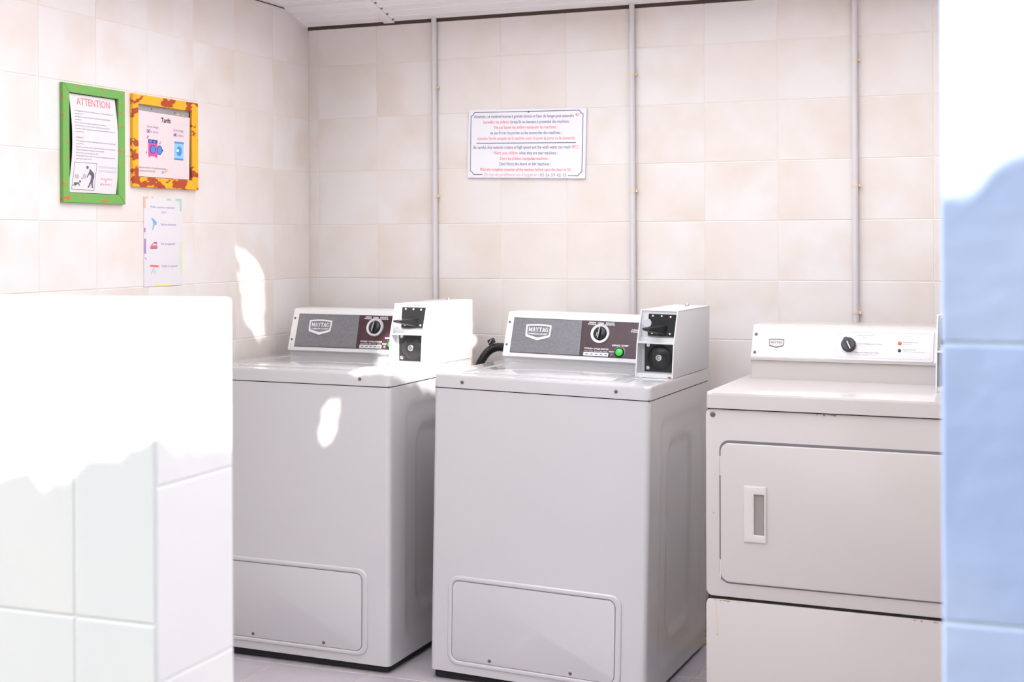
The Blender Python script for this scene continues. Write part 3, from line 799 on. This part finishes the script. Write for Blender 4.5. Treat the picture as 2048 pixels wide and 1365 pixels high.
    bm = bmesh.new(); prism(bm, rect(.5805, .6800, .9135, 1.0035), -.002, .0035, RF, .0008, 1); build('lock_plate', bm, M_black, cb)
    for x, z in ((.604, 1.083), (.632, 1.083), (.660, 1.082), (.660, 1.031), (.604, 1.031)):
        bm = bmesh.new(); lathe(bm, [(0, .002), (.0025, .0015), (.003, 0)], RU(x, z, .0135), (0, -1, 0), 10)
        build('rivet', bm, M_print_w, cb)
    # coin slide: black tongue with a round handle disc standing up at its outer end
    bm = bmesh.new()
    P = [(.600, 1.052), (.652, 1.056), (.655, 1.050), (.645, 1.024), (.630, 1.026)]
    A = [(.597, yr - .052, 1.051), (.622, yr - .052, 1.051), (.655, yr + .012, 1.057), (.640, yr + .012, 1.057)]
    top = [(.592, yr - .060, 1.050), (.618, yr - .060, 1.050), (.656, yr + .014, 1.056), (.626, yr + .014, 1.056)]
    bot = [(.594, yr - .058, 1.043), (.616, yr - .058, 1.043), (.652, yr + .014, 1.024), (.630, yr + .014, 1.024)]
    vt = [bm.verts.new(p) for p in top]; vb = [bm.verts.new(p) for p in bot]
    bm.faces.new(vt); bm.faces.new(vb[::-1])
    for i in range(4): bm.faces.new((vt[i], vb[i], vb[(i + 1) % 4], vt[(i + 1) % 4]))
    bmesh.ops.bevel(bm, geom=bm.edges[:], offset=.001, segments=1, affect='EDGES')
    build('coin_slide', bm, M_black, cb)
    bm = bmesh.new(); lathe(bm, [(0, .0035), (.0125, .0035), (.014, .002), (.014, -.002), (.0125, -.0035), (0, -.0035)], (.6045, yr - .050, 1.0645), (.35, -1, .15), 28); build('slide_handle', bm, M_clear, cb)
    bm = bmesh.new(); lathe(bm, [(0, .010), (.012, .010), (.030, .004), (.038, .001), (.039, 0)], RF(.629, .9575, .0035), (0, -1, 0), 36); build('lock_dome', bm, M_black, cb, angle=60)
    bm = bmesh.new(); lathe(bm, [(0, .0045), (.008, .0045), (.0098, .003), (.0098, 0)], RF(.629, .9575, .0132), (0, -1, 0), 24); build('lock', bm, M_chrome, cb)
    bm = bmesh.new()
    for i in range(16):
        a0, a1 = [math.radians(40 + 290 * (i + j) / 16) for j in (0, 1)]
        flat(bm, [(.629 + r_ * math.cos(a), .9575 + r_ * math.sin(a)) for r_, a in ((.0035, a0), (.0052, a0), (.0052, a1), (.0035, a1))], RF, .0180)
    build('keyhole', bm, M_black, cb, smooth=False)
    for z in (.994, .925):
        bm = bmesh.new(); lathe(bm, [(0, .006), (.006, .0055), (.0072, .003), (.0072, 0)], RF(.593, z, .0035), (0, -1, 0), 6); build('bolt', bm, M_chrome, cb, angle=20)
    bm = bmesh.new(); lathe(bm, [(0, .009), (.005, .0085), (.0068, .006), (.0068, 0)], (.632, .545, zb1), (0, 0, 1), 16); build('top_bolt', bm, M_chrome, cb)
    if not rust:
        bm = bmesh.new(); flat(bm, [(.668, .905), (.676, .9045), (.681, .9015), (.672, .900)], lambda u, v, d: (u, fr(zb0) - .0008, v), 0); build('rust_spot', bm, M_rust, cb, smooth=False)
    return t, cb

w1, cb1 = washer((-2.5696, 3.7769, CAM_Z - 1.3007), -.0153, .0070, 'white coin washing machine standing in the corner beside the left wall', True, .022)
w2, cb2 = washer((-1.7574, 3.7877, CAM_Z - 1.3007), -.0366, .0221, 'white coin washing machine standing between the other washer and the dryer', False)

# ------------------------------------------------------------------ dryer
dr = thing('tumble_dryer', 'white front-loading tumble dryer with a left door pull and an orange lamp', 'dryer', (-.8386, 3.527, CAM_Z - 1.30), (0, .0029, -.0253))
DD = .66; DG = .365
FF = lambda u, v, d: (u, -d, v)
build('cabinet', bbox(.0, W, .02, DD, 0, HS - .002, .004, 2), M_enamel_d, dr)
build('seam', bbox(.004, W - .004, .006, .03, .002, HS + .004), M_dark, dr)
def panel_front(name, z0, z1, m, r=.012):
    bm = bmesh.new(); prism(bm, rrect(.0, W, z0, z1, r, 5), -.024, 0, FF, .005, 3); return build(name, bm, m, dr, angle=50)
fp = panel_front('front_panel', DG + .0045, HS - .0025, M_enamel_d)
lp_ = panel_front('lower_panel', .012, DG - .0045, M_enamel_d)
bm = bmesh.new(); prism(bm, rrect(-.001, W + .001, -.006, DD, .018, 6), HS + .001, HS + .041, lambda u, v, d: (u, v, d), .008, 4); build('deck', bm, M_enamel_d, dr, angle=60)
# door in its reveal
bm = bmesh.new(); prism(bm, rrect(.0355, .652, .4045, .7775, .026), -.002, .0006, FF); build('door_seal', bm, M_greygap, dr)
bm = bmesh.new(); prism(bm, rrect(.0405, .648, .4095, .7705, .022), -.001, .0065, FF, .002, 3); door = build('door', bm, M_enamel_d, dr, angle=60)
DFn = lambda u, v, d: (u, -.0065 - d, v)
bm = bmesh.new(); ring(bm, rrect(.1025, .160, .5185, .662, .003, 2), rrect(.1285, .1555, .5375, .6425, .002, 2), -.002, .0055, DFn, .0014); hd = build('door_pull', bm, mat('pull_plastic', (.56, .52, .505), .45), door, angle=40)
bm = bmesh.new(); ring(bm, rrect(.1005, .162, .5165, .664, .003, 2), rrect(.1035, .159, .5195, .661, .002, 2), -.002, .0015, DFn, .0005); build('pull_rim', bm, mat('pull_plastic', (.56, .52, .505), .45), door)
bm = bmesh.new(); prism(bm, rect(.1283, .1557, .5373, .6427), -.001, .0004, DFn); build('pull_recess', bm, mat('pull_shadow_plastic', '#8b8380', .6), door)  # shade of the slot put into this darker grey plate
for z in (.71, .44):
    bm = bmesh.new(); prism(bm, rect(.0365, .040, z - .025, z + .025), 0, .0025, FF, .0005, 1); build('door_hinge', bm, M_silver, dr)
screw(dr, (.018, 0, .843), (0, -1, 0), .007, M_screw)
# console
prof = [(.392, .898), (.391, .953), (.384, .955), (.3835, .9625), (.386, .964), (.4205, 1.051), (.426, 1.0535), (DD - .03, 1.0535), (DD - .012, 1.04), (DD - .012, .898)]
bm = bmesh.new(); prism(bm, prof, .030, W - .006, lambda u, v, d: (d, u, v), .002, 2, True); con = build('console', bm, M_enamel_d, dr, angle=35)
y0, z0, y1, z1 = .385, .96, .42, 1.05
L = math.hypot(y1 - y0, z1 - z0); ev = Vector((0, (y1 - y0) / L, (z1 - z0) / L)); nv = Vector((0, -(z1 - z0) / L, (y1 - y0) / L))
O = Vector((0, y0, z0)) + nv * .0006
CF = lambda u, v, d: tuple(O + Vector((1, 0, 0)) * u + ev * v + nv * d)
bm = bmesh.new(); prism(bm, [(.0305, .0025), (.262, .0025), (.262, .0040), (.0305, .0040)], -.001, .0006, CF); build('console_line', bm, M_greygap, con)
bm = bmesh.new(); prism(bm, rrect(.2625, .5335, .0015, .0905, .006, 4), -.004, .0030, CF, .001, 2); pl = build('control_panel', bm, mat('dryer_panel_white', (.63, .605, .615), .35), con)
CP = lambda u, v, d: CF(u, v, .0030 + d)
bm = bmesh.new(); ring(bm, rrect(.2695, .5265, .0085, .0835, .004, 3), rrect(.2705, .5255, .0095, .0825, .0035, 3), 0, .0003, CP); build('panel_outline', bm, M_print_lg, con)
bm = bmesh.new(); lathe(bm, [(0, .013), (.017, .013), (.0195, .011), (.0205, 0)], CP(.305, .045, 0), nv, 32); build('selector_knob', bm, M_black, con)
def on_k(u, v, d):
    a = math.radians(26); return CP(.305 + u * math.cos(a) - v * math.sin(a), .045 + u * math.sin(a) + v * math.cos(a), .013 + d)
bm = bmesh.new(); prism(bm, rrect(-.006, .006, -.0195, .0195, .003, 3), 0, .009, on_k, .002, 2); build('knob_grip', bm, M_black, con)
bm = bmesh.new(); flat(bm, rect(-.0012, .0012, -.018, .005), on_k, .0092); build('knob_pointer', bm, M_print_w, con, smooth=False)
for v, m, r in ((.054, M_orange, .0052), (.033, M_black, .0045)):
    bm = bmesh.new(); lathe(bm, [(0, .004), (r * .6, .0035), (r, .001), (r, 0)], CP(.443, v, 0), nv, 20); build('indicator_lamp' if m is M_orange else 'push_button', bm, m, con)
def dcap(u0, u1, v, s, m=M_print_g, h=.0032): text(s, m, con, CP, u0, v, .0004, h, width=u1 - u0, bold=.01)
dcap(.276, .286, .0755, '60 Hz', M_print_g, .003)
dcap(.324, .372, .0735, 'WHITES AND COLORS'); dcap(.324, .390, .0672, 'HIGH TEMPERATURE / COTON', M_print_lg)
dcap(.331, .396, .0480, 'KNITS PERMANENT PRESS'); dcap(.331, .356, .0415, 'TISSUS', M_print_lg)
dcap(.323, .388, .0225, 'DELICATE PERMANENT PRESS'); dcap(.323, .382, .0165, 'FAIBLE TEMPERATURE', M_print_lg)
dcap(.452, .492, .0555, 'MACHINE IN USE'); dcap(.452, .474, .0500, 'EN MARCHE', M_print_lg)
dcap(.452, .487, .0345, 'PUSH TO START'); dcap(.452, .510, .0285, 'APPUYER POUR DEMARRER', M_print_lg)
bm = bmesh.new(); ring(bm, shield(.101, .0455, .043, .0265), shield(.101, .0460, .0405, .0225), 0, .0006, CF); build('badge', bm, M_print_k, con, smooth=False)
serif_text('MAYTAG', M_print_g, con, CF, .0845, .0455, .0006, .0068, .033)
text('COMMERCIAL LAUNDRY', M_print_lg, con, CF, .101, .0415, .0006, .0022, width=.031, align='C')
text('COMMERCIAL', M_print_lg, con, CF, .101, .0245, .0006, .0030, width=.029, align='C')
for v in (.0715, .0175): screw(con, CF(.0405, v, 0), tuple(nv), .0042, M_screw)
# coin box of the dryer (mostly behind the doorway wall)
bx0, bx1, ZT = .556, .676, .900
fr = lambda z: .215 + .010 * min((z - ZT) / .105, 1) + .035 * max((z - ZT - .105) / .095, 0)
zb0, zb1, th, yr = ZT + .001, 1.101, .0035, .252
prof = [(fr(zb0), zb0), (fr(ZT + .105), ZT + .105), (fr(zb1), zb1), (DD - .02, zb1), (DD - .02, zb0)]
bm = bmesh.new()
prism(bm, prof, bx0, bx0 + th, lambda u, v, d: (d, u, v)); prism(bm, prof, bx1 - th, bx1, lambda u, v, d: (d, u, v))
box(bm, bx0, bx1, fr(zb1), DD - .02, zb1 - th, zb1); box(bm, bx0 + th, bx1 - th, yr + .012, DD - .03, zb0, zb1 - th)
box(bm, bx0 + th, bx1 - th, fr(ZT + .105) + .001, yr + .02, ZT + .103, ZT + .1075); box(bm, bx0 + th, bx1 - th, fr(zb0) + .004, yr + .02, zb0, zb0 + .012)
cbd = build('coin_box', bm, M_box, dr, angle=30)
build('slide_plate', bbox(.566, .671, yr + .006, yr + .0125, 1.0225, 1.092, .0008, 1), M_black, cbd)
build('lock_plate', bbox(.566, .671, yr + .006, yr + .0125, .9145, 1.0015, .0008, 1), M_black, cbd)
# rust along the seams
def rust(name, P, z, par, fn, n=9, hh=.004):
    bm = bmesh.new()
    for k in range(n):
        a = random.uniform(*P); w = random.uniform(.002, .012); h = random.uniform(.3, 1) * hh
        flat(bm, [(a, z), (a + w, z + random.uniform(-.0004, .0004)), (a + w * .8, z - h), (a + w * .25, z - h * .8)], fn, .0006)
    return build(name, bm, M_rust, par, smooth=False)
rust('rust_stain', (.285, .335), HS - .0035, fp, FF, 6, .004)
rust('rust_stain', (.01, .10), DG - .0065, lp_, FF, 8, .003)
rust('rust_stain', (.50, .60), DG - .0065, lp_, FF, 6, .003)
bm = bmesh.new(); flat(bm, [(.024, .352), (.026, .352), (.030, .27), (.028, .27)], FF, .0004); build('rust_run', bm, mat('pale_rust_run', '#d9b98c', .9), lp_, smooth=False)
bm = bmesh.new()
for x, z, r_ in ((.0285, .268, .0013), (.157, .253, .0), (.020, .585, .0013)):
    if r_: flat(bm, disc(x, z, r_, n=8), FF, .0005)
build('rust_spot', bm, M_rustscrew, dr, smooth=False)

# ------------------------------------------------------------------ drain hose behind the middle washer
hz = thing('drain_hose', 'black corrugated drain hose arching out behind the middle washer', 'hose', (-1.85, 4.49, CAM_Z - .5))
ctrl = [(-1.72, 4.49, -.41), (-1.767, 4.49, -.384), (-1.810, 4.49, -.376), (-1.843, 4.488, -.389), (-1.866, 4.486, -.415), (-1.882, 4.484, -.447), (-1.893, 4.482, -.50), (-1.90, 4.48, -.62), (-1.90, 4.48, -.90), (-1.89, 4.48, -1.15), (-1.87, 4.475, -1.27), (-1.83, 4.47, -1.3148), (-1.76, 4.46, -1.3148)]
path = []
def cat(p0, p1, p2, p3, t):
    return tuple(.5 * ((2 * b) + (-a + c) * t + (2 * a - 5 * b + 4 * c - d) * t * t + (-a + 3 * b - 3 * c + d) * t ** 3) for a, b, c, d in zip(p0, p1, p2, p3))
E_ = [ctrl[0]] + ctrl + [ctrl[-1]]
for i in range(1, len(E_) - 2):
    for k in range(24): path.append(cat(E_[i - 1], E_[i], E_[i + 1], E_[i + 2], k / 24))
path = [(x + 1.85, y - 4.49, z + .5) for x, y, z in path]
bm = bmesh.new(); tube(bm, path, lambda t: .0145 + .0011 * math.sin(t * len(path) * 2 * math.pi / 4), 16); build('hose_tube', bm, M_rubber, hz)
bm = bmesh.new(); box(bm, -.012, .012, -.012, .004, -.008, .010, .002, 1)
build('hose_clip', bm, M_black, hz, loc=(.018, -.004, .143), rot=(0, -.45, 0))
bm = bmesh.new(); box(bm, -.0015, .0015, -.0135, -.0115, -.007, .009, .0005, 1)
build('clip_screw', bm, M_chrome, hz, loc=(.016, -.006, .143), rot=(0, .6, 0))

# ------------------------------------------------------------------ unseen tree outside: crown gaps shaped to place the dappled sun patches
e1 = SUN.cross(Vector((0, 0, 1))).normalized(); e2 = e1.cross(SUN).normalized()
def uv(p): p = Vector(p); return (p.dot(e1), p.dot(e2))
def C(x, y, z): return (x, y, z + CAM_Z)
lit = [
    [C(-.09, FY, .040), C(.02, FY, .078), C(.30, FY, .19), (.30, FY, 2.3), (-.09, FY, 2.3)],                               # doorway wall, upper part
    [C(-1.9, PY0, -.42), C(-.84, PY0, -.19), C(PX, PY1, -.15), C(PX, PY1, -.04), C(-.84, PY0, 0.0), C(-1.9, PY0, 0.0)],     # low wall
    [C(-2.03, 4.03, -.40), C(-1.86, 3.98, -.44), C(-1.86, 4.42, -.41), C(-1.88, 4.42, -.17), C(-1.88, 4.0, -.17), C(-2.03, 4.05, -.17)],   # coin box
    [C(-2.611, 4.11, -.05), C(-2.611, 4.22, -.10), C(-2.611, 4.22, -.30), C(-2.611, 4.12, -.30)],                            # left wall patch
    [C(-2.02, 3.79, -.40), C(-1.87, 3.78, -.40), C(-1.87, 4.42, -.40), C(-2.0, 4.2, -.40)],                                   # deck around the coin box
    [C(-1.87, 3.86, -.40), C(-1.86, 4.40, -.40), C(-1.86, 4.40, -.47), C(-1.87, 3.86, -.43)],                                 # cabinet side below it
    [C(-2.11, 3.775, -.53), C(-2.06, 3.775, -.495), C(-2.08, 3.775, -.57), C(-2.10, 3.775, -.65)],                            # streak on the cabinet front
]
def inside(p, P):
    x, y = p; r = False
    for (x0, y0), (x1, y1) in zip(P, P[1:] + P[:1]):
        if (y0 > y) != (y1 > y) and x < (x1 - x0) * (y - y0) / (y1 - y0) + x0: r = not r
    return r
LIT = [[uv(p) for p in P] for P in lit]
shade = [C(-2.7, 1.0, -1.33), C(-2.7, 4.56, -1.33), C(.5, 4.56, -1.33), C(.5, 1.0, -1.33), C(-2.7, 4.56, .9), C(.5, 4.56, .9), C(-2.7, 2.9, .9), C(.5, 2.9, .9), C(-2.7, 1.1, .0), C(.6, 1.02, .1), C(.6, 1.02, -1.33)]
us = [uv(p) for p in shade]
u0, u1 = min(p[0] for p in us) - .1, max(p[0] for p in us) + .1
v0, v1 = min(p[1] for p in us) - .1, max(p[1] for p in us) + .1
TD = 8.0
tree = thing('tree', 'leafy tree standing outside in front of the laundry', 'tree', (0, 0, 0))
base = None
bm = bmesh.new(); step = .035
nu, nv_ = int((u1 - u0) / step), int((v1 - v0) / step)
for i in range(nu + 1):
    for j in range(nv_ + 1):
        for k in range(3):
            a = u0 + (i + random.uniform(-.3, .3) + .37 * k) * step; b = v0 + (j + random.uniform(-.3, .3) + .61 * k) * step
            d = TD + random.uniform(-1.2, 1.2) + (0 if k else .3)
            ctr = e1 * a + e2 * b + SUN * d
            f1 = (e1 + SUN * random.uniform(-.5, .5)).normalized(); f2 = (e2 + SUN * random.uniform(-.5, .5)).normalized()
            th_ = random.uniform(0, math.pi); g1 = f1 * math.cos(th_) + f2 * math.sin(th_); g2 = f2 * math.cos(th_) - f1 * math.sin(th_)
            s = .032
            pts_ = [ctr + g1 * p * s + g2 * q * s for p, q in ((-1, 0), (-.4, -.75), (.5, -.7), (1.1, 0), (.5, .7), (-.4, .75))]
            if any(inside(uv(q_), P) for q_ in pts_ + [ctr] for P in LIT): continue
            bm.faces.new([bm.verts.new(q_) for q_ in pts_])
fol = build('foliage', bm, M_leaf, tree, smooth=False); fol['kind'] = 'stuff'
cc = e1 * (u1 - .15) + e2 * ((v0 + v1) / 2) + SUN * (TD + 1.4)      # trunk stands to the right of the lit gaps
bm = bmesh.new()
tube(bm, [(cc.x + .3, cc.y - .4, -.02), (cc.x + .2, cc.y - .3, 2), (cc.x + .05, cc.y - .1, cc.z * .6), tuple(cc)], lambda t: .17 - .11 * t, 12)
build('trunk', bm, M_bark, tree)
for k in range(4):
    a = -.9 + k * .6; tip = cc + e1 * .5 * math.cos(a) + e2 * 1.4 * math.sin(a)
    bm = bmesh.new(); tube(bm, [(cc.x, cc.y, cc.z * .8), tuple((cc + tip) / 2), tuple(tip)], lambda t: .05 - .04 * t, 8); build('branch', bm, M_bark, tree)

# unseen hedge shapes added to block low sky from the outer walls
def make_sky_blocker(label, loc, rz, half):
    sky_blocker = thing('sky_blocker', label, 'sky_blocker', loc, (0, 0, rz))
    bm = bmesh.new(); nx, nz = 50, 20; grid = []
    for side in (1, -1):
        g = []
        for j in range(nz + 1):
            z = 3.9 * j / nz; row = []
            for i in range(nx + 1):
                x = -half + 2 * half * i / nx
                n = .10 * math.sin(x * 7.1 + z * 3.3 + side) + .07 * math.sin(x * 13.7 - z * 9.1 + 2 * side) + .05 * math.sin(z * 17.3 + x * 5.1)
                row.append(bm.verts.new((x, side * (.55 - .12 * (j / nz) ** 3 + n), z + (.08 * math.sin(i * 1.7) if j == nz else 0))))
            g.append(row)
        grid.append(g)
        for j in range(nz):
            for i in range(nx): bm.faces.new((g[j][i], g[j][i + 1], g[j + 1][i + 1], g[j + 1][i]))
    A, B = grid
    for i in range(nx):
        for j in (0, nz): bm.faces.new((A[j][i], A[j][i + 1], B[j][i + 1], B[j][i]))
    for k in (0, nx):
        for j in range(nz): bm.faces.new((A[j][k], A[j + 1][k], B[j + 1][k], B[j][k]))
    f = build('foliage', bm, noisy('blocker_green', '#5c6655', '#3c4338', scale=9, rough=.9), sky_blocker, smooth=False); f['kind'] = 'stuff'
make_sky_blocker('unseen added hedge outside facing the laundry entrance', (-1.0, -3.6, 0), 0, 7)
make_sky_blocker('unseen added hedge along the right side of the yard', (3.6, -.2, 0), math.pi / 2, 2.2)
